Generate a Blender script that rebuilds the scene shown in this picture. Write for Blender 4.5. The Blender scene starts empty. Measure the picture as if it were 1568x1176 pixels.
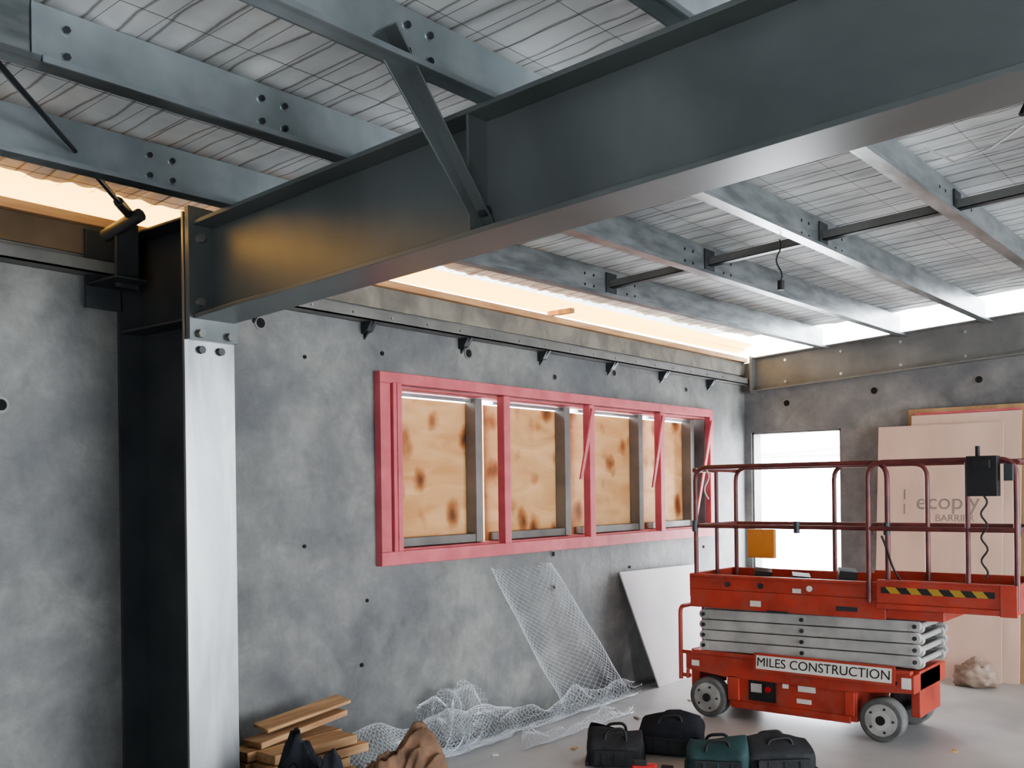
import bpy, math, random
from mathutils import Vector, Matrix, noise, Euler
random.seed(3)
C=bpy.context
# ------------------------------------------------------------------ helpers
class B:
    def __init__(s): s.v=[];s.f=[];s.m=[];s.sm=[];s.mats=[]
    def mi(s,mat):
        if mat not in s.mats: s.mats.append(mat)
        return s.mats.index(mat)
    def add(s,vs,fs,mat,smooth=False):
        o=len(s.v); s.v+= [tuple(v) for v in vs]; k=s.mi(mat)
        for f in fs: s.f.append(tuple(i+o for i in f)); s.m.append(k); s.sm.append(smooth)
    def box(s,x0,x1,y0,y1,z0,z1,mat,M=None):
        vs=[Vector((x,y,z)) for x in(x0,x1) for y in(y0,y1) for z in(z0,z1)]
        if M: vs=[M@v for v in vs]
        s.add(vs,[(0,1,3,2),(4,6,7,5),(0,4,5,1),(2,3,7,6),(0,2,6,4),(1,5,7,3)],mat)
    def cbox(s,c,d,mat,rot=(0,0,0)):
        M=Matrix.Translation(c)@Euler(rot).to_matrix().to_4x4()
        s.box(-d[0]/2,d[0]/2,-d[1]/2,d[1]/2,-d[2]/2,d[2]/2,mat,M)
    def prism(s,poly,vec,mat):
        n=len(poly); vec=Vector(vec)
        vs=[Vector(p) for p in poly]+[Vector(p)+vec for p in poly]
        fs=[tuple(range(n))[::-1],tuple(range(n,2*n))]+[(i,(i+1)%n,n+(i+1)%n,n+i) for i in range(n)]
        s.add(vs,fs,mat)
    def tube(s,pts,r,mat,n=8,caps=True,smooth=True):
        pts=[Vector(p) for p in pts]; N=len(pts); vs=[];fs=[]
        t0=(pts[1]-pts[0]).normalized()
        a=Vector((0,0,1)) if abs(t0.z)<.9 else Vector((1,0,0))
        u=t0.cross(a).normalized()
        for i,p in enumerate(pts):
            t=(pts[min(i+1,N-1)]-pts[max(i-1,0)]).normalized()
            u=(u-t*u.dot(t)).normalized(); w=t.cross(u)
            rr=r[i] if isinstance(r,(list,tuple)) else r
            for k in range(n):
                an=2*math.pi*k/n; vs.append(p+(u*math.cos(an)+w*math.sin(an))*rr)
        for i in range(N-1):
            for k in range(n):
                fs.append((i*n+k,i*n+(k+1)%n,(i+1)*n+(k+1)%n,(i+1)*n+k))
        s.add(vs,fs,mat,smooth)
        if caps: s.add(vs[:n],[tuple(range(n))[::-1]],mat); s.add(vs[-n:],[tuple(range(n))],mat)
    def grid(s,nx,ny,fn,mat,smooth=True,closed=False):
        vs=[fn(i/nx,j/ny) for i in range(nx+1) for j in range(ny+1)]
        fs=[(i*(ny+1)+j,(i+1)*(ny+1)+j,(i+1)*(ny+1)+j+1,i*(ny+1)+j+1) for i in range(nx) for j in range(ny)]
        s.add(vs,fs,mat,smooth)
    def done(s,name,bevel=0,parent=None):
        me=bpy.data.meshes.new(name); me.from_pydata(s.v,[],s.f)
        for m in s.mats: me.materials.append(m)
        me.polygons.foreach_set('material_index',s.m); me.polygons.foreach_set('use_smooth',s.sm)
        me.update(); ob=bpy.data.objects.new(name,me); C.scene.collection.objects.link(ob)
        if bevel:
            b=ob.modifiers.new('bevel','BEVEL'); b.width=bevel; b.segments=2; b.limit_method='ANGLE'; b.angle_limit=math.radians(50)
        if parent: ob.parent=parent
        return ob
def fillet(pts,r,k=5):
    pts=[Vector(p) for p in pts]; out=[pts[0]]
    for i in range(1,len(pts)-1):
        a,b,c=pts[i-1],pts[i],pts[i+1]
        p=b+(a-b).normalized()*r; q=b+(c-b).normalized()*r
        for j in range(k+1):
            t=j/k; out.append(p*(1-t)**2+b*2*t*(1-t)+q*t*t)
    out.append(pts[-1]); return out
def empty(name,loc=(0,0,0)):
    e=bpy.data.objects.new(name,None); C.scene.collection.objects.link(e); e.location=loc; e.empty_display_size=.2; return e
def text(name,body,loc,size,mat,rot,parent=None,extr=.0005):
    cu=bpy.data.curves.new(name,'FONT'); cu.body=body; cu.size=size; cu.extrude=extr; cu.align_x='CENTER'; cu.align_y='CENTER'
    cu.materials.append(mat); ob=bpy.data.objects.new(name,cu); C.scene.collection.objects.link(ob)
    ob.location=loc; ob.rotation_euler=rot
    if parent: ob.parent=parent
    return ob
# ------------------------------------------------------------------ materials
def mixrgb(nt,fac,a,b,blend='MIX'):
    mx=nt.nodes.new('ShaderNodeMix'); mx.data_type='RGBA'; mx.blend_type=blend
    for s,v in((mx.inputs['Factor'],fac),(mx.inputs[6],a),(mx.inputs[7],b)):
        if hasattr(v,'is_linked') or hasattr(v,'links'): nt.links.new(v,s)
        else: s.default_value=v if not isinstance(v,tuple) else (*v[:3],1)
    return mx.outputs[2]
def mat(name,c1,c2=None,rough=.6,metal=0,scale=3,detail=6,lo=.35,hi=.65,bump=0,bscale=40,stretch=(1,1,1),rvar=0,distort=0,c3=None,scale3=.6,m3=(.45,.7)):
    m=bpy.data.materials.new(name); m.use_nodes=True; nt=m.node_tree; N=nt.nodes; L=nt.links
    bs=N['Principled BSDF']; bs.inputs['Roughness'].default_value=rough; bs.inputs['Metallic'].default_value=metal
    c1=(*c1,1)
    if c2 is None: c2=tuple(min(1,x*.8) for x in c1[:3])
    c2=(*c2,1)
    tc=N.new('ShaderNodeTexCoord'); mp=N.new('ShaderNodeMapping'); mp.inputs['Scale'].default_value=stretch
    L.new(tc.outputs['Object'],mp.inputs['Vector'])
    nz=N.new('ShaderNodeTexNoise'); nz.inputs['Scale'].default_value=scale; nz.inputs['Detail'].default_value=detail; nz.inputs['Distortion'].default_value=distort
    L.new(mp.outputs[0],nz.inputs['Vector'])
    cr=N.new('ShaderNodeValToRGB'); cr.color_ramp.elements[0].position=lo; cr.color_ramp.elements[1].position=hi
    cr.color_ramp.elements[0].color=c2; cr.color_ramp.elements[1].color=c1
    L.new(nz.outputs['Fac'],cr.inputs['Fac']); col=cr.outputs['Color']
    if c3:
        n3=N.new('ShaderNodeTexNoise'); n3.inputs['Scale'].default_value=scale3; n3.inputs['Detail'].default_value=5; n3.inputs['Distortion'].default_value=.6
        L.new(tc.outputs['Object'],n3.inputs['Vector'])
        r3=N.new('ShaderNodeMapRange'); r3.inputs['From Min'].default_value=m3[0]; r3.inputs['From Max'].default_value=m3[1]
        L.new(n3.outputs['Fac'],r3.inputs['Value'])
        col=mixrgb(nt,r3.outputs[0],col,c3)
    L.new(col,bs.inputs['Base Color'])
    if rvar:
        mr=N.new('ShaderNodeMapRange'); mr.inputs['To Min'].default_value=rough-rvar; mr.inputs['To Max'].default_value=rough+rvar
        L.new(nz.outputs['Fac'],mr.inputs['Value']); L.new(mr.outputs[0],bs.inputs['Roughness'])
    if bump:
        nb=N.new('ShaderNodeTexNoise'); nb.inputs['Scale'].default_value=bscale; nb.inputs['Detail'].default_value=4
        L.new(mp.outputs[0],nb.inputs['Vector'])
        bp=N.new('ShaderNodeBump'); bp.inputs['Strength'].default_value=bump; bp.inputs['Distance'].default_value=.01
        L.new(nb.outputs['Fac'],bp.inputs['Height']); L.new(bp.outputs[0],bs.inputs['Normal'])
    return m
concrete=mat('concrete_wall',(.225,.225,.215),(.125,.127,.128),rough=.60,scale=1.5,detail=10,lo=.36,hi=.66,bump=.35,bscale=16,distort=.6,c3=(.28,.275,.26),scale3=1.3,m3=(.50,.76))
def concrete_extra(m):
    nt=m.node_tree;N=nt.nodes;L=nt.links;bs=N['Principled BSDF']
    src=bs.inputs['Base Color'].links[0].from_socket
    tc=N.new('ShaderNodeTexCoord')
    n1=N.new('ShaderNodeTexNoise'); n1.inputs['Scale'].default_value=6; n1.inputs['Detail'].default_value=12; n1.inputs['Roughness'].default_value=.75; n1.inputs['Distortion'].default_value=.3
    L.new(tc.outputs['Object'],n1.inputs[0])
    r=N.new('ShaderNodeMapRange'); r.inputs['From Min'].default_value=.3; r.inputs['From Max'].default_value=.7; r.inputs['To Min'].default_value=.70; r.inputs['To Max'].default_value=1.24
    L.new(n1.outputs['Fac'],r.inputs[0])
    c=mixrgb(nt,1.0,src,r.outputs[0],'MULTIPLY')
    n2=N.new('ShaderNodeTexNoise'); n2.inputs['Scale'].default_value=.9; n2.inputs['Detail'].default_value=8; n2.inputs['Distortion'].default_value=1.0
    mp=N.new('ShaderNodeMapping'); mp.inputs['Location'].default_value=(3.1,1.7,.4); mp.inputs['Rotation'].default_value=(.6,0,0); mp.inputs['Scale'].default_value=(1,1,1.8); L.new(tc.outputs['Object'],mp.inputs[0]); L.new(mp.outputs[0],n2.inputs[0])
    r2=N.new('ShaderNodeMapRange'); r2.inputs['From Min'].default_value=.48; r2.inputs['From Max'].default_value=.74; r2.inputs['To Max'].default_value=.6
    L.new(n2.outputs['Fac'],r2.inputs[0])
    c=mixrgb(nt,r2.outputs[0],c,(.088,.098,.112))  # dark stain blotches with the cool daylight's blue reflection mixed into the colour
    L.new(c,bs.inputs['Base Color'])
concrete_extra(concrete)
conc_brown=mat('concrete_upstand_stained',(.20,.14,.085),(.11,.075,.045),rough=.8,scale=2.5,bump=.3)
conc_grey=mat('concrete_upstand',(.27,.245,.205),(.15,.14,.12),rough=.75,scale=5,bump=.4,distort=.6)
floorm=mat('floor_concrete',(.46,.455,.45),(.31,.315,.32),rough=.40,scale=1.6,detail=10,bump=.12,bscale=30,c3=(.54,.52,.50),distort=.5)
rafterm=mat('primer_grey_steel',(.18,.195,.195),(.115,.128,.128),rough=.33,metal=.45,scale=1.3,detail=5,rvar=.10,distort=.5)
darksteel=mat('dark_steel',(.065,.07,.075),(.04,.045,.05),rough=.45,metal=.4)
channelm=mat('channel_steel',(.22,.215,.20),(.15,.15,.14),rough=.5,metal=.3,scale=4)
galv=mat('galvanised_steel',(.40,.43,.44),(.22,.24,.25),rough=.32,metal=.8,scale=4,stretch=(4,1,4),rvar=.08)
galv2=mat('galvanised_light',(.56,.62,.65),(.36,.41,.43),rough=.32,metal=.8,scale=3)
colm=mat('column_flange_steel',(.42,.43,.43),(.24,.25,.26),rough=.36,metal=.85,scale=2.0,stretch=(3,3,.6),rvar=.12,distort=.6)
pink=mat('red_primed_timber',(.60,.14,.16),(.48,.10,.115),rough=.6,scale=6,stretch=(1,1,1))
timber=mat('pine_timber',(.60,.38,.20),(.40,.22,.11),rough=.7,scale=3,stretch=(8,.8,8))
blackm=mat('black_rubber',(.015,.015,.017),(.008,.008,.01),rough=.6)
dark=mat('dark_void',(.01,.01,.01),(.006,.006,.006),rough=.9)
whitepanel=mat('white_board',(.62,.57,.57),(.52,.48,.49),rough=.6,scale=2)
beige=mat('pink_plywood_board',(.64,.46,.36),(.54,.39,.31),rough=.65,scale=1.5,stretch=(3,3,1))
brownply=mat('brown_plywood',(.42,.27,.14),(.28,.175,.09),rough=.7,scale=3,stretch=(3,3,.7))
liftred=mat('lift_red_paint',(.47,.060,.034),(.30,.038,.024),rough=.5,scale=5,rvar=.08,c3=(.36,.075,.05),scale3=9)
railred=mat('rail_maroon_paint',(.17,.045,.042),(.10,.028,.028),rough=.4,scale=8)
armgrey=mat('scissor_arm_paint',(.46,.46,.44),(.30,.30,.285),rough=.45,scale=5)
tyre=mat('grey_tyre',(.16,.16,.155),(.09,.09,.09),rough=.8,scale=10)
hub=mat('hub_grey',(.42,.42,.40),(.27,.27,.26),rough=.5,scale=10)
stick=mat('white_sticker',(.74,.72,.68),(.62,.60,.56),rough=.5)
ink=mat('black_ink',(.02,.02,.02),(.015,.015,.015),rough=.6)
inkg=mat('grey_ink',(.27,.22,.2),(.22,.18,.16),rough=.7)
yel=mat('orange_plastic',(.62,.26,.06),(.5,.2,.05),rough=.5)
tan=mat('tan_canvas',(.26,.15,.09),(.12,.07,.045),rough=.9,scale=8,bump=.4)
navy=mat('navy_cloth',(.016,.018,.026),(.008,.009,.014),rough=.9,scale=8,bump=.4)
bagblack=mat('black_nylon',(.022,.023,.026),(.010,.011,.013),rough=.75,scale=10,bump=.4,bscale=90)
teal=mat('teal_nylon',(.018,.06,.06),(.012,.035,.04),rough=.7,scale=10)
redp=mat('red_plastic',(.5,.02,.02),(.4,.015,.015),rough=.35)
paper=mat('crumpled_paper',(.42,.33,.27),(.25,.18,.14),rough=.8,scale=6)
bluet=mat('blue_tarp',(.07,.12,.20),(.04,.07,.13),rough=.4,scale=5)
groundm=mat('outdoor_gravel',(.8,.78,.75),(.7,.68,.65),rough=.9,scale=6)
extp=mat('exterior_timber',(.75,.74,.7),(.65,.64,.6),rough=.9)
meshw=mat('galvanised_wire',(.80,.84,.88),(.65,.70,.75),rough=.3,metal=.3)
def plywood():
    m=mat('construction_plywood',(.80,.48,.23),(.60,.30,.115),rough=.65,scale=1.6,detail=8,lo=.32,hi=.68,stretch=(1,1.2,4.0),distort=1.0)
    nt=m.node_tree;N=nt.nodes;L=nt.links;bs=N['Principled BSDF']
    src=bs.inputs['Base Color'].links[0].from_socket
    tc=N.new('ShaderNodeTexCoord'); mp=N.new('ShaderNodeMapping'); mp.inputs['Scale'].default_value=(1,1,.8); mp.inputs['Location'].default_value=(.0,.35,.45); L.new(tc.outputs['Object'],mp.inputs['Vector'])
    nz=N.new('ShaderNodeTexNoise'); nz.inputs['Scale'].default_value=5; nz.inputs['Detail'].default_value=4
    L.new(mp.outputs[0],nz.inputs['Vector'])
    v=mixrgb(nt,.16,mp.outputs[0],nz.outputs['Color'],'ADD')
    vo=N.new('ShaderNodeTexVoronoi'); vo.inputs['Scale'].default_value=4.2; L.new(v,vo.inputs['Vector'])
    r=N.new('ShaderNodeValToRGB'); e=r.color_ramp.elements; e[0].position=.07; e[0].color=(.10,.03,.012,1); e[1].position=.38; e[1].color=(1,1,1,1)
    e2=r.color_ramp.elements.new(.20); e2.color=(.50,.28,.15,1)
    L.new(vo.outputs['Distance'],r.inputs['Fac'])
    L.new(mixrgb(nt,.9,src,r.outputs[0],'MULTIPLY'),bs.inputs['Base Color'])
    return m
ply=plywood()
def blanket():
    m=mat('roof_blanket',(.80,.80,.78),(.50,.51,.51),rough=.6,scale=1.8,detail=9,distort=.6)
    nt=m.node_tree;N=nt.nodes;L=nt.links;bs=N['Principled BSDF']
    src=bs.inputs['Base Color'].links[0].from_socket
    tc=N.new('ShaderNodeTexCoord'); sp=N.new('ShaderNodeSeparateXYZ')
    nz=N.new('ShaderNodeTexNoise'); nz.inputs['Scale'].default_value=2.5; nz.inputs['Detail'].default_value=5; L.new(tc.outputs['Object'],nz.inputs['Vector'])
    L.new(tc.outputs['Object'],sp.inputs[0])
    ma=N.new('ShaderNodeMath'); ma.operation='MULTIPLY_ADD'; ma.inputs[1].default_value=.07; L.new(nz.outputs['Fac'],ma.inputs[0]); L.new(sp.outputs['Y'],ma.inputs[2])
    mm=N.new('ShaderNodeMath'); mm.operation='PINGPONG'; mm.inputs[1].default_value=.055; L.new(ma.outputs[0],mm.inputs[0])
    r=N.new('ShaderNodeValToRGB'); e=r.color_ramp.elements; e[0].position=.0; e[0].color=(.18,.165,.155,1); e[1].position=.010; e[1].color=(1,1,1,1)
    L.new(mm.outputs[0],r.inputs['Fac'])
    L.new(mixrgb(nt,.85,src,r.outputs[0],'MULTIPLY'),bs.inputs['Base Color'])
    return m
blank=blanket()
wire=mat('mesh_wire',(.16,.16,.15),(.1,.1,.1),rough=.5,metal=.5)
def emis(name,c,s):
    m=bpy.data.materials.new(name); m.use_nodes=True; bs=m.node_tree.nodes['Principled BSDF']
    bs.inputs['Base Color'].default_value=(*c,1); bs.inputs['Emission Color'].default_value=(*c,1); bs.inputs['Emission Strength'].default_value=s; return m
eaveglow=emis('eave_daylight_glow',(1,.62,.16),5)  # opaque warm emission standing in for daylight through the eave gap
def hazard():
    m=bpy.data.materials.new('hazard_tape'); m.use_nodes=True; nt=m.node_tree;N=nt.nodes;L=nt.links;bs=N['Principled BSDF']
    tc=N.new('ShaderNodeTexCoord'); mp=N.new('ShaderNodeMapping'); mp.inputs['Rotation'].default_value=(0,math.radians(40),0); L.new(tc.outputs['Object'],mp.inputs[0])
    w=N.new('ShaderNodeTexWave'); w.bands_direction='X'; w.inputs['Scale'].default_value=3.2; L.new(mp.outputs[0],w.inputs[0])
    r=N.new('ShaderNodeValToRGB'); r.color_ramp.interpolation='CONSTANT'; r.color_ramp.elements[0].color=(.02,.02,.02,1); r.color_ramp.elements[1].position=.5; r.color_ramp.elements[1].color=(.38,.24,.04,1)
    L.new(w.outputs[0],r.inputs[0]); L.new(r.outputs[0],bs.inputs['Base Color']); return m
haz=hazard()
# ------------------------------------------------------------------ dimensions
W=-4.4; D=9.2; XR=5.0; YB=-3.0; S=.052; G=.014
def zr(x,y=2.6): return 2.86+S*(x+3.73)+G*(y-2.6)      # rafter top / purlin underside
PD=.20
# ---------------- floor
b=B(); b.box(W-.2,XR+.2,YB-.2,D+.2,-.15,0,floorm); b.done('floor')
b=B(); b.box(-14,14,D+.2,24,-.25,-.12,groundm); b.done('exterior_ground')
# ---------------- left wall with window opening
wy0,wy1,wz0,wz1=4.22,8.34,1.28,2.31
b=B(); T=.18; WT=2.90
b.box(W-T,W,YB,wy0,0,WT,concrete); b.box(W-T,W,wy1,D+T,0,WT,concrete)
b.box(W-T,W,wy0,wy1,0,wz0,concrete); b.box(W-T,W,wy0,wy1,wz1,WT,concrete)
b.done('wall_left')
# ---------------- far wall with doorway
dx0,dx1,dz=-4.33,-3.42,2.2
b=B()
def wz(x): return zr(x,D)-.02
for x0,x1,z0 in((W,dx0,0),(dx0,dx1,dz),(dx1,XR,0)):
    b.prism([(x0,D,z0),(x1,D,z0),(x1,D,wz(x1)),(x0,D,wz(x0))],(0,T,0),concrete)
b.done('wall_far')
b=B()
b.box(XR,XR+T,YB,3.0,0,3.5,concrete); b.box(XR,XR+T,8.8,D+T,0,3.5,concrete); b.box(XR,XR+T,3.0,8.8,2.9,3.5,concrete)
b.done('wall_right')
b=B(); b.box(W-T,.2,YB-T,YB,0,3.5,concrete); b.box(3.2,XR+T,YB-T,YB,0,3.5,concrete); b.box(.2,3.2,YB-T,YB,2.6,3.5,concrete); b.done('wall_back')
# ---------------- form tie holes
b=B()
def hole_l(y,z,r=.028):
    if r>.016: b.tube([(W+.0005,y,z),(W+.004,y,z)],r*1.35,channelm,14)
    b.tube([(W+.0005,y,z),(W+.007,y,z)],r*.9,dark,14)
def hole_f(x,z,r=.03):
    b.tube([(x,D-.0005,z),(x,D-.004,z)],r*1.5,channelm,14); b.tube([(x,D-.0005,z),(x,D-.007,z)],r,dark,14)
for y,z,r in((3.30,2.575,.03),(1.93,2.05,.028),(1.86,2.47,.012),(5.0,2.58,.03),(5.98,2.50,.02),(6.8,2.6,.025),(8.0,2.55,.02),(5.93,1.17,.02),(5.93,.92,.02),(3.6,2.42,.012),(3.58,1.35,.012),(4.2,2.5,.015),(4.0,.62,.014),(4.05,1.0,.012),(7.0,1.0,.012),(8.3,1.1,.015)): hole_l(y,z,r)
for x,z in((-3.95,2.47),(-3.1,2.53),(-2.2,2.56),(-1.3,2.6),(-.4,2.6)): hole_f(x,z)
b.done('trim_form_tie_holes')
# ---------------- ceiling blanket
b=B()
x0c,x1c=W+.12,XR
def cf(u,v):
    x=x0c+u*(x1c-x0c); y=YB+v*(D-.14-YB)
    z=zr(x,y)+PD+.022
    z-=.008*abs(math.sin(math.pi*y/.11))+.016*noise.noise(Vector((x*1.2,y*4,0)))+.012*noise.noise(Vector((x*5,y*9,3)))
    return (x,y,z)
b.grid(170,660,cf,blank); b.done('ceiling')
b=B(); b.prism([(W-.5,YB,zr(W-.5,YB)+PD+.1),(XR+.3,YB,zr(XR,YB)+PD+.1),(XR+.3,YB,zr(XR,YB)+PD+.14),(W-.5,YB,zr(W-.5,YB)+PD+.14)],(0,D-.15-YB,G*(D-.15-YB)),galv); b.done('ceiling_roof_sheet')
b=B()
y=YB
while y<D-.15:
    b.tube([(x0c,y+.03,zr(x0c,y)+PD-.002),(x1c,y+.03,zr(x1c,y)+PD-.002)],.0012,wire,4,False); y+=.15
x=x0c+.1
while x<XR:
    b.tube([(x,YB,zr(x,YB)+PD-.004),(x,D-.14,zr(x,D)+PD-.004)],.0010,wire,4,False); x+=.3
b.done('ceiling_safety_mesh')
# ---------------- purlins
PX=[-3.58,-2.86,-2.14,-1.42,-.72,0.0,.70,1.4,2.1,2.8,3.5,4.3]
def purlin(px):
    b=B(); t=.005; fw=.07; lip=.018; h=PD-.006
    prof=[(0,0),(fw,0),(fw,lip),(fw-t,lip),(fw-t,t),(t,t),(t,h),(-fw,h),(-fw,h-lip),(-fw+t,h-lip),(-fw+t,h-t),(0,h-t)]
    n=len(prof)
    def seg(y0,y1,dx,m):
        vs=[(px+p[0]+dx,y0,zr(px,y0)+p[1]+.001) for p in prof]+[(px+p[0]+dx,y1,zr(px,y1)+p[1]+.001) for p in prof]
        fs=[(i,(i+1)%n,n+(i+1)%n,n+i) for i in range(n)]
        b.add(vs,fs,m)
    seg(YB+.02,D-.02,0,galv)
    seg(1.35,3.9,.008,galv2)
    for yy in (1.45,2.15,2.25,3.75):
        for zz in (.06,.14):
            z=zr(px,yy)+zz
            b.tube([(px+.012,yy,z),(px+.026,yy,z)],.011,darksteel,6)
            b.tube([(px+.012,yy,z),(px+.016,yy,z)],.017,galv2,10)
    for yy in (5.2,5.3,5.7,5.8): 
        for zz in(.06,.13): b.tube([(px+.0052,yy,zr(px,yy)+zz),(px+.0062,yy,zr(px,yy)+zz)],.009,dark,8)
    return b.done('roof_purlin')
for px in PX: purlin(px)
b=B()
for ya in (5.5,-1.0):
    for a,c in zip(PX[:-1],PX[1:]):
        za,zc=zr(a,ya)+.09,zr(c,ya)+.09
        dz_,w=.03,.05
        b.prism([(a+.01,ya-w/2,za+dz_),(c-.01,ya-w/2,zc+dz_),(c-.01,ya-w/2,zc+dz_-.05),(a+.01,ya-w/2,za+dz_-.05)],(0,.004,0),channelm)
        b.prism([(a+.01,ya-w/2,za+dz_-.05),(c-.01,ya-w/2,zc+dz_-.05),(c-.01,ya-w/2,zc+dz_-.045),(a+.01,ya-w/2,za+dz_-.045)],(0,w,0),darksteel)
        b.box(a+.006,a+.014,ya-.06,ya+.06,za-.06,za+.08,darksteel)
b.done('purlin_bridging')
# ---------------- rafter
def sheared(b,x0,x1,y0,y1,d0,d1,m):
    b.prism([(x0,y0,zr(x0)+d0),(x1,y0,zr(x1)+d0),(x1,y0,zr(x1)+d1),(x0,y0,zr(x0)+d1)],(0,y1-y0,0),m)
b=B(); RY=2.60; RD=.43; fw=.105; ft=.018; XE=XR-.01
sheared(b,-3.80,XE,RY-.006,RY+.006,-RD+ft,-ft,rafterm)
sheared(b,-3.80,XE,RY-fw,RY+fw,-ft,0,rafterm)
sheared(b,-3.80,XE,RY-fw,RY+fw,-RD,-RD+ft,rafterm)
for sx in (-2.19,1.5): sheared(b,sx-.006,sx+.006,RY-fw+.004,RY+fw-.004,-RD+ft,-ft,rafterm)
b.box(-3.83,-3.80,RY-.125,RY+.125,2.335,2.92,rafterm)
for zz in (2.36,2.50,2.78,2.86):
    for yy in (-.075,.075):
        b.tube([(-3.80,RY+yy,zz),(-3.775,RY+yy,zz)],.02,channelm,6)
p0=Vector((-2.12,2.02,zr(-2.14)+.06)); p1=Vector((-2.20,2.585,zr(-2.2)-RD+.03))
d=(p1-p0); n=Vector((1,0,0)); s=d.cross(n).normalized()*.035
b.prism([p0-s,p0+s,p1+s*.6,p1-s*.6],(.006,0,0),rafterm)
b.prism([p0-s,p1-s*.6,p1-s*.6+Vector((.05,0,0)),p0-s+Vector((.06,0,0))],s.normalized()*.006,rafterm)
b.tube([p1+Vector((.02,-.03,.06)),p1+Vector((.05,-.03,.06))],.02,darksteel,6)
b.done('steel_rafter',bevel=.002)
# ---------------- column
b=B(); cx0,cx1=W+.005,-3.835
b.box(cx1-.016,cx1,RY-.13,RY+.13,0,2.90,colm)
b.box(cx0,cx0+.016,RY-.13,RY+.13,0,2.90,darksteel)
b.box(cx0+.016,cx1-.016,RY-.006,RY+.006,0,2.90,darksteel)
for z in (2.42,2.87): b.box(cx0+.016,cx1-.016,RY-.12,RY+.12,z,z+.012,darksteel)
for yy in(-.05,.05): b.tube([(cx1,RY+yy,2.295),(cx1+.02,RY+yy,2.295)],.018,darksteel,8)
b.box(cx0,cx1+.04,RY-.17,RY+.17,0,.02,darksteel)
b.box(cx0+.02,cx0+.30,RY-.30,RY-.13,2.62,2.63,darksteel)
b.box(cx0+.02,cx0+.04,RY-.30,RY-.13,2.52,2.88,darksteel)
b.box(cx0+.18,cx0+.20,RY-.24,RY-.13,2.60,2.90,darksteel)
b.tube([(cx0+.12,RY-.25,2.84),(cx0+.34,RY-.20,2.91)],.03,darksteel,8)
b.done('steel_column',bevel=.002)
b=B(); b.tube([(-4.15,2.42,2.91),(-3.0,1.28,2.97),(-1.1,-.6,3.03)],.011,darksteel,8)
b.tube([(-4.15,2.42,2.91),(-3.98,2.25,2.92)],.022,darksteel,8)
b.done('roof_brace_rod')
# ---------------- ledger channel
b=B(); w_=W+.002
for y0,y1 in((YB,RY-.14),(RY+.14,D-.01)):
    b.box(w_,w_+.008,y0,y1,2.67,2.76,channelm); b.box(w_,w_+.10,y0,y1,2.67,2.678,channelm); b.box(w_+.092,w_+.10,y0,y1,2.67,2.73,channelm)
for y in (.3,1.2,3.25,4.05,4.92,5.79,6.70,7.53,8.41):
    b.prism([(w_,y,2.67),(w_+.10,y,2.67),(w_,y,2.57)],(0,.012,0),darksteel)
    b.prism([(w_,y-.02,2.67),(w_+.09,y-.02,2.67),(w_+.05,y-.02,2.615),(w_,y-.02,2.60)],(0,.05,0),darksteel)
for k in range(20):
    y=2.95+k*.31; b.tube([(w_+.10,y,2.70),(w_+.108,y,2.70)],.007,galv,6)
b.done('ledger_channel')
b=B(); b.box(W+.002,W+.014,YB,RY-.14,2.77,2.90,conc_brown); b.box(W+.002,W+.014,RY+.14,D-.005,2.77,2.90,conc_grey); b.done('trim_upstand')
b=B(); b.box(W-T,W+.05,YB,D-.01,2.902,2.945,timber)
b.box(W+.0,W+.02,YB,D-.01,3.03,3.045,timber)
for y in (.6,5.9): b.box(W+.0,W+.22,y,y+.04,2.95,2.985,timber)
b.done('timber_top_plate')
b=B(); b.prism([(W-.06,YB,2.95),(W-.05,YB,2.95),(W+.11,YB,3.03),(W+.10,YB,3.03)],(0,D-YB-.02,.05),eaveglow); b.done('glowing_eave_strip')  # glowing strip: daylight at the eave put in as emission
# ---------------- far wall channel beam
b=B()
def slope(b,x0,x1,y0,y1,a0,a1,m):
    f=lambda x,a:2.595+.056*(x-W)+a*(1+.05*(x-W)*.4)
    b.prism([(x0,y0,f(x0,a0)),(x1,y0,f(x1,a0)),(x1,y0,f(x1,a1)),(x0,y0,f(x0,a1))],(0,y1-y0,0),m)
slope(b,W+.12,XR-.01,D-.02,D-.01,0,.335,channelm)
slope(b,W+.12,XR-.01,D-.10,D-.02,0,.012,channelm); slope(b,W+.12,XR-.01,D-.10,D-.02,.323,.335,channelm)
slope(b,W+.12,W+.135,D-.13,D-.002,-.02,.345,channelm)
for k in range(16):
    x=W+.45+k*.55; z=2.595+.056*(x-W)
    for q in(.06,.27): b.tube([(x,D-.02,z+q),(x,D-.035,z+q)],.014,galv2,6)
b.done('far_wall_channel_beam')
# ---------------- window
e=empty('window_1')
b=B(); Fx=W+.055
oy0,oy1,oz0,oz1=4.13,8.42,1.20,2.385
b.box(W,Fx,oy0,oy1,oz1-.07,oz1,pink); b.box(W,Fx,oy0,oy1,oz0,oz0+.085,pink)
b.box(W,Fx,oy0,oy0+.085,oz0+.085,oz1-.07,pink); b.box(W,Fx,oy1-.065,oy1,oz0+.085,oz1-.07,pink)
b.box(W-T,W+.07,oy0+.095,oy0+.125,oz0+.085,oz1-.065,pink)
b.box(W-.03,W+.075,oy0+.125,oy0+.165,oz0+.085,oz1-.065,pink)
b.box(W-T,W+.01,wy0,wy1,wz1-.015,wz1,pink); b.box(W-T,W+.01,wy0,wy1,wz0,wz0+.015,pink)
posts=[5.33,6.38,7.46]
for p in posts: b.box(W+.0,W+.065,p-.035,p+.035,wz0,wz1,pink)
b.done('frame',bevel=.004,parent=e)
b=B()
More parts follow.
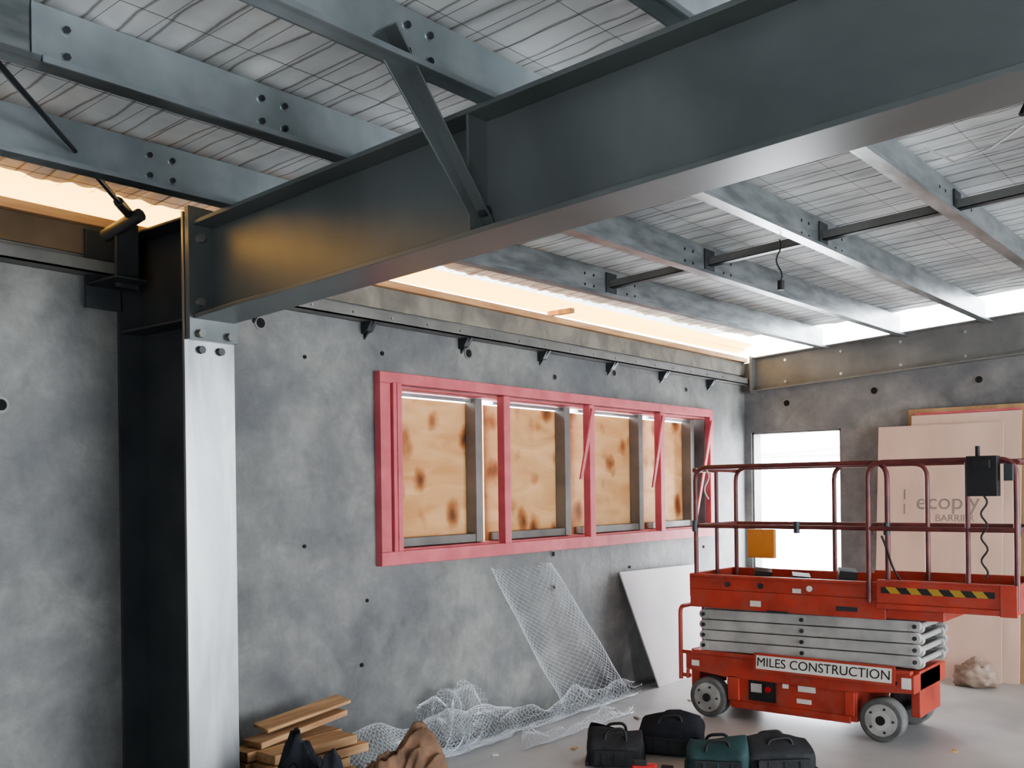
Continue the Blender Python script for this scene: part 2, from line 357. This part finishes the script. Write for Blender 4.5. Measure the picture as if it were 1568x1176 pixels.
for p,l,sh in((6.38,.55,.17),(7.46,.62,.18),(8.36,1.0,.36)):
    z1=2.28; pts=[(W+.067,p-.02,z1),(W+.067,p+.03,z1),(W+.06,p-sh+.02,z1-l),(W+.06,p-sh-.012,z1-l)]
    b.prism(pts,(.015,0,0),pink)
b.done('red_brace_slats',bevel=.003,parent=e)
b=B(); starts=[wy0]+[p+.035 for p in posts]; ends=[p-.035 for p in posts]+[wy1]
for i,(s0,e0) in enumerate(zip(starts,ends)):
    b.box(W-.165,W-.147,s0+(.0 if i==0 else -.045),e0-.005,wz0-.02,wz1-.05,ply)
b.done('plywood_infill',parent=e)
b=B()
for s0,e0 in zip(starts,ends):
    b.box(W-.146,W-.05,e0-.17,e0-.10,wz0+.02,wz1-.02,channelm)
    b.box(W-.146,W-.06,s0,e0-.16,wz0+.02,wz0+.075,channelm)
    b.box(W-.13,W-.09,s0,e0-.16,wz1-.045,wz1-.025,galv2)
b.done('sub_frame',bevel=.003,parent=e)
b=B(); b.box(dx0,dx0+.02,D+.02,D+T,0,dz,channelm); b.box(dx1-.02,dx1,D+.02,D+T,0,dz,channelm); b.box(dx0,dx1,D+.02,D+T,dz-.02,dz,channelm); b.done('door_1')
b=B(); b.box(W+.002,W+.06,RY+.3,D-.01,0,.03,channelm); b.box(W+.1,W+.13,4.6,7.1,0,.02,galv); b.done('baseboard_left')
# ---------------- boards against the far wall
e=empty('leaning_plywood_sheets')
b=B()
def leansheet(x0,x1,ztop,off,m,t=.018):
    yb,yt=D-off-.22,D-off-.02
    b.prism([(x0,yb,.0),(x1,yb,.0),(x1,yt,ztop),(x0,yt,ztop)],(0,-t,0),m)
leansheet(-2.78,-1.2,2.33,.02,brownply); leansheet(-2.74,-1.85,2.27,.06,beige); leansheet(-3.02,-1.98,2.18,.10,beige)
b.box(-2.72,-1.85,D-.075,D-.05,2.275,2.295,pink)
b.done('sheets',parent=e)
ang=math.atan2(.2,2.18)
def onboard(x,z): return (x,D-.10-.22+.2*z/2.18-.0195,z)
text('label_large','ecoply',onboard(-2.42,1.50),.20,inkg,(math.pi/2-ang,0,0),e)
text('label_small','BARRIER',onboard(-2.36,1.36),.085,inkg,(math.pi/2-ang,0,0),e)
text('label_mark','I\nI',onboard(-2.78,1.50),.13,inkg,(math.pi/2-ang,0,0),e)
b=B(); b.prism([(W+.02,6.80,.97),(W+.20,7.10,.0),(W+.20,8.35,.0),(W+.02,8.10,.95)],(.012,0,.002),whitepanel); b.done('leaning_white_panel')
def blob(name,c,d,m,seed=0,amp=.25,fr=4,nu=40,nv=24,fold=0):
    b=B()
    def fn(u,v):
        th=2*math.pi*u; ph=math.pi*v
        n_=Vector((math.cos(th)*math.sin(ph),math.sin(th)*math.sin(ph),math.cos(ph)))
        k=1+amp*noise.noise(n_*fr*.5+Vector((seed,0,0)))+amp*.5*(1-abs(noise.noise(n_*fr*1.3+Vector((0,seed,0))))*3)*fold+amp*.35*noise.noise(n_*fr*2.5+Vector((0,0,seed)))
        z=c[2]+n_.z*d[2]*k
        return (c[0]+n_.x*d[0]*k,c[1]+n_.y*d[1]*k,max(z,.004))
    b.grid(nu,nv,fn,m); return b.done(name)
blob('crumpled_paper_bag',(-2.12,8.62,.09),(.16,.12,.11),paper,2,.35,5,fold=.5)
# ---------------- scissor lift
L_=empty('scissor_lift')
NY,FY=6.40,7.08; XC=-1.93
b=B()
b.box(-3.22,-2.30,NY+.02,FY-.02,.10,.34,liftred)
b.prism([(-3.55,NY,.33),(-3.24,NY,.30),(-2.32,NY,.30),(-2.0,NY,.33),(XC,NY,.33),(XC,NY,.45),(-3.55,NY,.45)],(0,FY-NY,0),liftred)
b.box(-3.57,-3.50,NY+.12,FY-.12,.16,.46,liftred); b.box(-1.99,XC,NY+.12,FY-.12,.16,.46,liftred)
b.prism([(-3.55,NY,.33),(-3.53,NY,.33),(-3.53,NY,.26),(-3.55,NY,.26)],(0,.03,0),liftred)
b.box(-3.50,XC-.02,NY-.008,NY+.05,.445,.475,liftred)
b.box(-3.20,-2.34,NY+.005,NY+.02,.09,.14,liftred)
b.box(-2.38,-2.31,NY+.0,NY+.04,.14,.30,liftred); b.box(-3.22,-3.13,NY+.0,NY+.04,.14,.32,liftred)
b.done('chassis',bevel=.008,parent=L_)
b=B()
b.box(-3.06,-2.86,NY+.008,NY+.022,.16,.33,blackm); b.box(-3.04,-2.96,NY+.002,NY+.01,.22,.28,armgrey); b.box(-2.93,-2.88,NY+.002,NY+.01,.19,.30,ink)
b.tube([(-2.91,NY+.0,.25),(-2.91,NY-.012,.25)],.02,redp,10)
for x,z,w,h in((-2.70,.26,.12,.05),(-2.71,.18,.10,.03),(-2.81,.27,.04,.04)): b.box(x,x+w,NY+.010,NY+.0195,z,z+h,stick)
b.box(-2.01,-1.95,NY-.003,NY,.36,.43,stick)
b.box(-3.50,-3.44,NY-.003,NY,.36,.40,stick)
b.tube([(-2.05,NY,.39),(-2.05,NY-.012,.39)],.016,blackm,10)
b.done('control_panel_and_decals',parent=L_)
b=B()
for wx in(-3.375,-2.14):
    for y0,y1 in((NY-.005,NY+.10),(FY-.10,FY+.005)):
        R=.142
        b.tube([(wx,y0,R),(wx,y0+.008,R),(wx,y1-.008,R),(wx,y1,R)],[R-.012,R,R,R-.012],tyre,32)
        yo=y0 if y0<6.7 else y1; sgn=-1 if y0<6.7 else 1
        b.tube([(wx,yo,R),(wx,yo+sgn*.006,R)],.103,hub,28); b.tube([(wx,yo,R),(wx,yo+sgn*.02,R)],.030,blackm,14)
        b.tube([(wx,yo,R),(wx,yo+sgn*.010,R)],.060,armgrey,20)
        for k in range(5):
            a=k*2*math.pi/5; b.tube([(wx+.078*math.cos(a),yo,R+.078*math.sin(a)),(wx+.078*math.cos(a),yo+sgn*.014,R+.078*math.sin(a))],.008,blackm,6)
b.tube([(-3.375,NY+.1,.142),(-3.375,FY-.1,.142)],.03,blackm,10); b.tube([(-2.14,NY+.1,.142),(-2.14,FY-.1,.142)],.03,blackm,10)
b.done('wheels',parent=L_)
b=B()
for k in range(4):
    z0=.495+k*.075
    for yy,sg in((NY+.04,1),(NY+.10,-1),(FY-.07,1),(FY-.13,-1)):
        M=Matrix.Translation((-2.67,yy,z0+.028))@Matrix.Rotation(-sg*.014,4,'Y')
        b.box(-.74,.74,-.018,.018,-.034,.034,armgrey,M)
        for ex in(-.74,.74,0):
            p=M@Vector((ex,0,0)); b.tube([p+Vector((0,-.024,0)),p+Vector((0,.024,0))],.033 if ex else .024,armgrey,16); b.tube([p+Vector((0,-.036,0)),p+Vector((0,.033,0))],.014,darksteel,12)
    for ex in(-.74,0,.74): b.tube([(-2.67+ex,NY+.04,z0+.028),(-2.67+ex,FY-.07,z0+.028)],.02,armgrey,10)
b.tube([(-3.0,NY+.3,.50),(-2.3,NY+.3,.74)],.04,darksteel,12)
b.box(-3.3,-2.0,NY+.12,FY-.12,.47,.50,darksteel)
b.done('scissor_arms',bevel=.003,parent=L_)
b=B()
b.box(-3.50,-1.75,NY,FY,.80,.86,liftred)
b.box(-3.50,-2.10,NY-.012,NY,.79,.92,liftred); b.box(-3.50,-2.10,NY-.002,NY+.012,.92,1.01,liftred); b.box(-3.50,-2.10,NY-.02,NY+.02,1.01,1.03,liftred)
b.box(-3.50,-2.05,FY-.012,FY,.86,1.03,liftred); b.box(-3.51,-3.49,NY,FY,.86,1.03,liftred)
b.box(-2.15,-1.33,NY-.035,NY-.015,.90,1.04,liftred); b.box(-2.15,-1.33,NY-.045,NY-.0,.865,.90,liftred); b.box(-2.15,-1.33,NY-.04,NY+.01,1.035,1.05,liftred)
b.box(-2.4,-1.33,FY-.01,FY+.01,.87,1.05,liftred); b.box(-1.35,-1.33,NY-.03,FY+.01,.87,1.05,liftred)
b.box(-2.15,-1.34,NY-.02,FY,.87,.89,darksteel)
b.box(-1.42,-1.325,NY-.05,NY-.03,.86,1.05,liftred)
b.done('platform_deck',bevel=.004,parent=L_)
b=B(); b.box(-2.12,-1.45,NY-.038,NY-.0355,.965,1.005,haz); b.done('hazard_stripe',parent=L_)
b=B()
for x in(-3.2,-2.95,-2.6): b.tube([(x,NY-.012,.965),(x,NY-.022,.965)],.02,stick if x==-2.6 else darksteel,12)
b.box(-3.03,-2.95,NY-.015,NY-.012,.82,.86,stick); b.box(-2.42,-2.28,NY-.015,NY-.012,.83,.86,darksteel); b.box(-2.72,-2.66,NY-.015,NY-.012,.93,.96,stick)
b.box(-2.9,-2.75,NY-.03,NY+.0,.79,.80,darksteel)
for x,y,q in((-3.1,6.75,.05),(-2.75,6.6,.04),(-2.5,6.8,.07)): b.cbox((x,y,1.0),(.12,.1,q*2),darksteel,(.2,.1,.5))
b.done('platform_fittings',parent=L_)
b=B(); zt,zm,zb=1.80,1.375,.90; rr=.0165
def hoop(x0,x1,y,rad=.10,mid=True):
    b.tube(fillet([(x0,y,zb),(x0,y,zt),(x1,y,zt),(x1,y,zb)],rad),rr,railred,10)
    if mid: b.tube([(x0,y,zm),(x1,y,zm)],rr*.9,railred,10)
hoop(-3.46,-2.09,NY+.015); hoop(-2.20,-1.33,NY-.02); hoop(-3.46,-2.03,FY-.015); hoop(-2.69,-1.33,FY+.01)
for x in(-3.46,-1.33):
    for z in(zt-.02,zm): b.tube([(x,NY,z),(x,FY,z)],rr,railred,10)
b.tube([(-3.46,6.74,zt-.02),(-3.46,6.74,zb)],rr*.9,railred,10)
b.tube([(-1.60,NY-.02,zt),(-1.60,NY-.02,zb)],rr*.9,railred,10)
for x in(-3.46,-2.69,-2.2,-2.09,-1.33):
    b.tube([(x,NY+.0,zm-.04),(x,NY+.0,zm+.04)],rr*1.25,darksteel,10)
b.tube(fillet([(-3.60,NY+.02,.25),(-3.60,NY+.02,.78),(-3.60,FY-.3,.78),(-3.60,FY-.3,.25)],.05),.016,liftred,10)
for z in(.28,.45): b.tube([(-3.60,NY+.02,z),(-3.52,NY+.02,z)],.014,liftred,8)
b.done('guard_rails',parent=L_)
b=B()
b.cbox((-1.50,NY-.06,1.70),(.17,.09,.24),blackm); b.cbox((-1.50,NY-.10,1.77),(.10,.06,.05),blackm); b.tube([(-1.53,NY-.06,1.82),(-1.53,NY-.06,1.88)],.014,blackm,8)
b.cbox((-1.36,NY-.04,1.72),(.05,.08,.10),darksteel)
b.tube([(-1.50+.03*math.sin(i*.8)*.6,NY-.05,1.58-.018*i) for i in range(28)],.007,blackm,6)
b.done('control_box',bevel=.012,parent=L_)
b=B(); b.cbox((-3.24,FY-.035,1.22),(.22,.04,.22),yel); b.done('document_box',bevel=.008,parent=L_)
b=B(); b.tube([(-2.12+.03*i*.5,NY-.01+.01*math.sin(i),1.33-.34*(math.sin(i/12*math.pi*.5))) for i in range(13)],.007,blackm,6)
b.tube([(-3.36+.02*math.sin(i),NY+.0,1.78-.03*i) for i in range(8)],.005,stick,6); b.done('cables',parent=L_)
sx_=-2.52
b=B(); M=Matrix.Translation((sx_,NY-.03,.44))@Matrix.Rotation(math.radians(-6),4,'X')
b.box(-.48,.48,-.004,.004,-.062,.062,liftred,M); b.box(-.46,.46,-.007,-.003,-.046,.046,stick,M)
b.done('sign_board',parent=L_)
text('sign_text','MILES CONSTRUCTION',(sx_,NY-.0385,.44),.086,ink,(math.radians(84),0,0),L_,extr=.001)
# ---------------- tool bags
def toolbag(name,c,d,rotz,m1,m2,h=.25,floppy=False):
    b=B(); M=Matrix.Translation(c)@Matrix.Rotation(rotz,4,'Z')
    nu=48;nv=14
    def fn(u,v):
        a=2*math.pi*u; ca,sa=math.cos(a),math.sin(a)
        e_=.4; X=math.copysign(abs(ca)**e_,ca)*d[0]/2; Y=math.copysign(abs(sa)**e_,sa)*d[1]/2
        z=v*h
        sag=.02*noise.noise(Vector((X*9+c[0]*7,Y*9,z*9)))
        ky=1-.9*max(0,(v-.55)/.45)**1.5
        z+=h*.25*noise.noise(Vector((X*4+c[1]*3,Y*3,c[0])))*v
        return M@Vector((X*(1-.10*max(0,(v-.4)/.6)**2)+sag,Y*ky+sag,max(z,.002)))
    b.grid(nu,nv,fn,m1)
    b.box(-d[0]*.36,d[0]*.36,-d[1]/2-.03,-d[1]/2+.01,.02,h*.5,m2,M)
    for q in(-.22,0,.22): b.box(q*d[0]-.004,q*d[0]+.004,-d[1]/2-.035,-d[1]/2-.03,.02,h*.48,m1,M)
    b.box(-d[0]*.36,d[0]*.36,-d[1]/2-.035,-d[1]/2-.02,h*.48,h*.53,blackm,M)
    for yy in(-1,1):
        b.tube([M@Vector(p) for p in fillet([(-d[0]*.2,yy*d[1]*.36,h*.60),(-d[0]*.16,yy*d[1]*.30,h*1.04),(d[0]*.17,yy*d[1]*.26,h*1.10),(d[0]*.2,yy*d[1]*.36,h*.60)],.04)],.009,blackm,8)
    b.box(-d[0]/2-.01,d[0]/2+.01,-d[1]/2+.02,d[1]/2-.02,0.0,.025,blackm,M)
    return b.done(name)
toolbag('tool_bag',(-3.27,5.02,0),(.34,.26),.55,bagblack,bagblack,.20)
toolbag('tool_bag',(-3.12,5.44,0),(.40,.26),.35,navy,bagblack,.22)
toolbag('tool_bag',(-2.69,5.21,0),(.36,.26),.5,teal,bagblack,.18)
toolbag('tool_bag',(-2.45,5.46,0),(.42,.30),.75,bagblack,bagblack,.18)
b=B(); b.cbox((-2.96,4.84,.045),(.14,.06,.07),redp,(0,0,.5)); b.tube([(-2.91,4.95,.03),(-2.85,4.97,.03)],.028,blackm,12); b.cbox((-2.97,4.81,.09),(.08,.04,.03),blackm,(0,0,.5)); b.done('red_power_tool',bevel=.008)
# ---------------- floor debris (scraps of wood and packaging)
b=B()
for k in range(26):
    y=random.uniform(4.4,7.4); x=random.uniform(-4.05,-3.3) if k<18 else random.uniform(-2.2,-.8)
    s1=random.uniform(.02,.09); b.cbox((x,y,.006),(s1,random.uniform(.015,.04),.010),random.choice([timber,channelm,paper,stick]),(0,0,random.uniform(0,3)))
b.done('floor_debris')
# ---------------- timber offcut stack
b=B()
for k in range(7):
    z=k*.055
    for q in range(2):
        j=random.uniform(-.03,.03)
        b.cbox((-4.13+q*.16,3.22+j+.02*q,z+.026),(.15,.60+random.uniform(-.12,.04),.046),timber,(0,0,random.uniform(-.04,.04)))
b.cbox((-4.13,3.30,.425),(.14,.60,.03),timber,(.09,0,.06)); b.cbox((-4.15,3.36,.485),(.12,.56,.018),timber,(.10,.15,.02))
b.done('timber_offcut_stack',bevel=.003)
def heap(name,c,d,h,m,seed,fold=7,ang=0,lean=(0,0)):
    b=B(); M=Matrix.Translation(c)@Matrix.Rotation(ang,4,'Z')
    def fn(u,v):
        th=2*math.pi*u; r=v
        x=math.cos(th)*r; y=math.sin(th)*r
        edge=1+.18*noise.noise(Vector((math.cos(th)*1.5+seed,math.sin(th)*1.5,0)))
        base=(1-r**2.6)
        f=noise.noise(Vector((x*1.6+seed,y*1.6,0)))*.45+ (1-2*abs(noise.noise(Vector((x*fold*.5+seed,y*fold*.35,2)))))*.16+.05*noise.noise(Vector((x*9,y*9,seed)))
        z=h*base*(.85+f)
        return M@Vector((x*d[0]*edge+lean[0]*z,y*d[1]*edge+lean[1]*z,max(z,.003) if r<.999 else .002))
    b.grid(100,52,fn,m); return b.done(name)
heap('dark_jacket_pile',(-3.52,2.88,0),(.26,.24),.54,navy,1.3,fold=9)
heap('tan_canvas_sack',(-3.40,3.36,0),(.24,.36),.44,tan,5.1,fold=10)
heap('dark_coat',(-3.40,2.36,0),(.25,.20),.40,bagblack,8.7)
heap('blue_tarp',(-3.44,4.02,0),(.18,.22),.12,bluet,11.3)
# ---------------- loose galvanised wire mesh (offcuts of the roof safety mesh)
b=B()
def diamond(n,m,fn):
    idx={};vs=[];fs=[]
    for i in range(n+1):
        for j in range(m+1):
            if (i+j)%2==0: idx[(i,j)]=len(vs); vs.append(fn(i/n,j/m))
    for i in range(1,n):
        for j in range(1,m):
            if (i+j)%2==1: fs.append((idx[(i-1,j)],idx[(i,j-1)],idx[(i+1,j)],idx[(i,j+1)]))
    b.add(vs,fs,meshw)
def nn(a,bb,c): return noise.noise(Vector((a,bb,c)))
def lean_roll(t0,t1,b0,b1,R,n,m,sd):
    def fn(u,v):
        y0=t0[0]*(1-u)+b0[0]*u; y1=t1[0]*(1-u)+b1[0]*u
        z0=t0[1]*(1-u)+b0[1]*u; z1=t1[1]*(1-u)+b1[1]*u
        a=math.pi*(v*1.5-.25); c=.5-.5*math.cos(a)
        y=y0+(y1-y0)*c; z=z0+(z1-z0)*c
        x=W+.10+R*math.sin(a)+.05*u+.02*nn(u*4,v*4,sd)
        return (max(x,W+.01),y+.03*nn(u*3+sd,v*2,2),max(z+.02*nn(u*5,v*5,sd+3),.006))
    diamond(n,m,fn)
lean_roll((5.10,1.12),(5.76,1.12),(5.86,.02),(6.74,.02),.09,50,44,1)
def floor_roll(y0,y1,xc,R0,R1,turn,n,m,sd,lift=0):
    def fn(u,v):
        y=y0+(y1-y0)*u; R=(R0*(1-u)+R1*u)*(1-.25*v)+.06*nn(u*5+sd,v*3,1)
        a=-math.pi/2+2*math.pi*turn*v+.6*nn(u*2,sd,0)
        return (max(xc+R*math.cos(a)*.75,W+.012),y+.06*nn(u*4,v*6,sd),max(R+R*math.sin(a)+.04*nn(u*9,v*7,sd)+lift*(1-abs(2*u-1)),.006))
    diamond(n,m,fn)
floor_roll(3.66,5.1,W+.22,.17,.12,1.2,80,56,4)
floor_roll(4.45,4.85,W+.14,.22,.20,1.1,26,70,9)
floor_roll(5.1,6.75,W+.20,.07,.06,1.1,80,28,13)
floor_roll(4.9,6.2,W+.52,.04,.04,1.1,60,20,17)
ob=b.done('wire_mesh_roll'); wf=ob.modifiers.new('wire','WIREFRAME'); wf.thickness=.0022; wf.use_even_offset=False; wf.use_boundary=True; wf.use_replace=True
# ---------------- hanging cables
b=B()
def hang(x,y,l):
    z=zr(x,y); pts=[(x+.02+.012*math.sin(i*.9),y+.01*math.cos(i*.7),z-.0-l*i/10) for i in range(11)]
    b.tube(pts,.004,blackm,6); b.tube([pts[-1],(pts[-1][0],pts[-1][1],pts[-1][2]-.05)],.018,blackm,10)
hang(-2.2,5.0,.22)
b.tube([(-1.20,4.2,3.03),(-1.1,4.25,2.96),(-.95,4.2,2.97),(-.72,4.1,3.05)],.005,stick,6)
b.tube([(-.70,3.6,3.06),(-.74,3.6,3.0),(-.70,3.62,2.93),(-.72,3.6,2.87)],.010,blackm,8)
b.done('hanging_cable')
b=B()
b.box(-9,2,13.0,13.03,2.05,2.09,extp); b.tube([(-9,12.9,2.2),(-6,12.9,2.10),(-4,12.9,2.2),(2,12.9,2.12)],.02,extp)
for x in(-8.5,-4.2,-2.5,-.5): b.box(x,x+.1,12.95,13.05,-.12,2.3,extp)
b.done('exterior_fence')
# ------------------------------------------------------------------ lights
w=bpy.data.worlds.new('world'); C.scene.world=w; w.use_nodes=True; bg=w.node_tree.nodes['Background']
bg.inputs[0].default_value=(.90,.95,1,1); bg.inputs[1].default_value=13.0
def area(name,loc,rot,sx,sy,pw,col):
    l=bpy.data.lights.new(name,'AREA'); l.shape='RECTANGLE'; l.size=sx; l.size_y=sy; l.energy=pw; l.color=col
    o=bpy.data.objects.new(name,l); C.scene.collection.objects.link(o); o.location=loc; o.rotation_euler=rot; return o
area('daylight_right_opening',(XR-.05,5.9,1.5),(0,math.radians(90),0),2.7,5.4,120,(.92,.96,1))
area('daylight_doorway',((dx0+dx1)/2,D+.22,1.1),(math.radians(-90),0,0),.85,2.1,60,(.9,.95,1))
C.scene.view_settings.look='AgX - Medium High Contrast'
# ------------------------------------------------------------------ camera
cam=bpy.data.cameras.new('camera'); co=bpy.data.objects.new('camera',cam); C.scene.collection.objects.link(co); C.scene.camera=co
th=math.atan2(1216,1507); f=Vector((-math.sin(th),math.cos(th),0)); r=Vector((math.cos(th),math.sin(th),0)); up=Vector((0,0,1))
roll=.013; r2=(r*math.cos(roll)-up*math.sin(roll)); u2=r2.cross(f)
M=Matrix((r2,u2,-f)).transposed().to_4x4(); M.translation=(0,0,1.65); co.matrix_world=M
cam.sensor_width=36; cam.lens=34.6; cam.shift_y=.104; cam.clip_start=.05
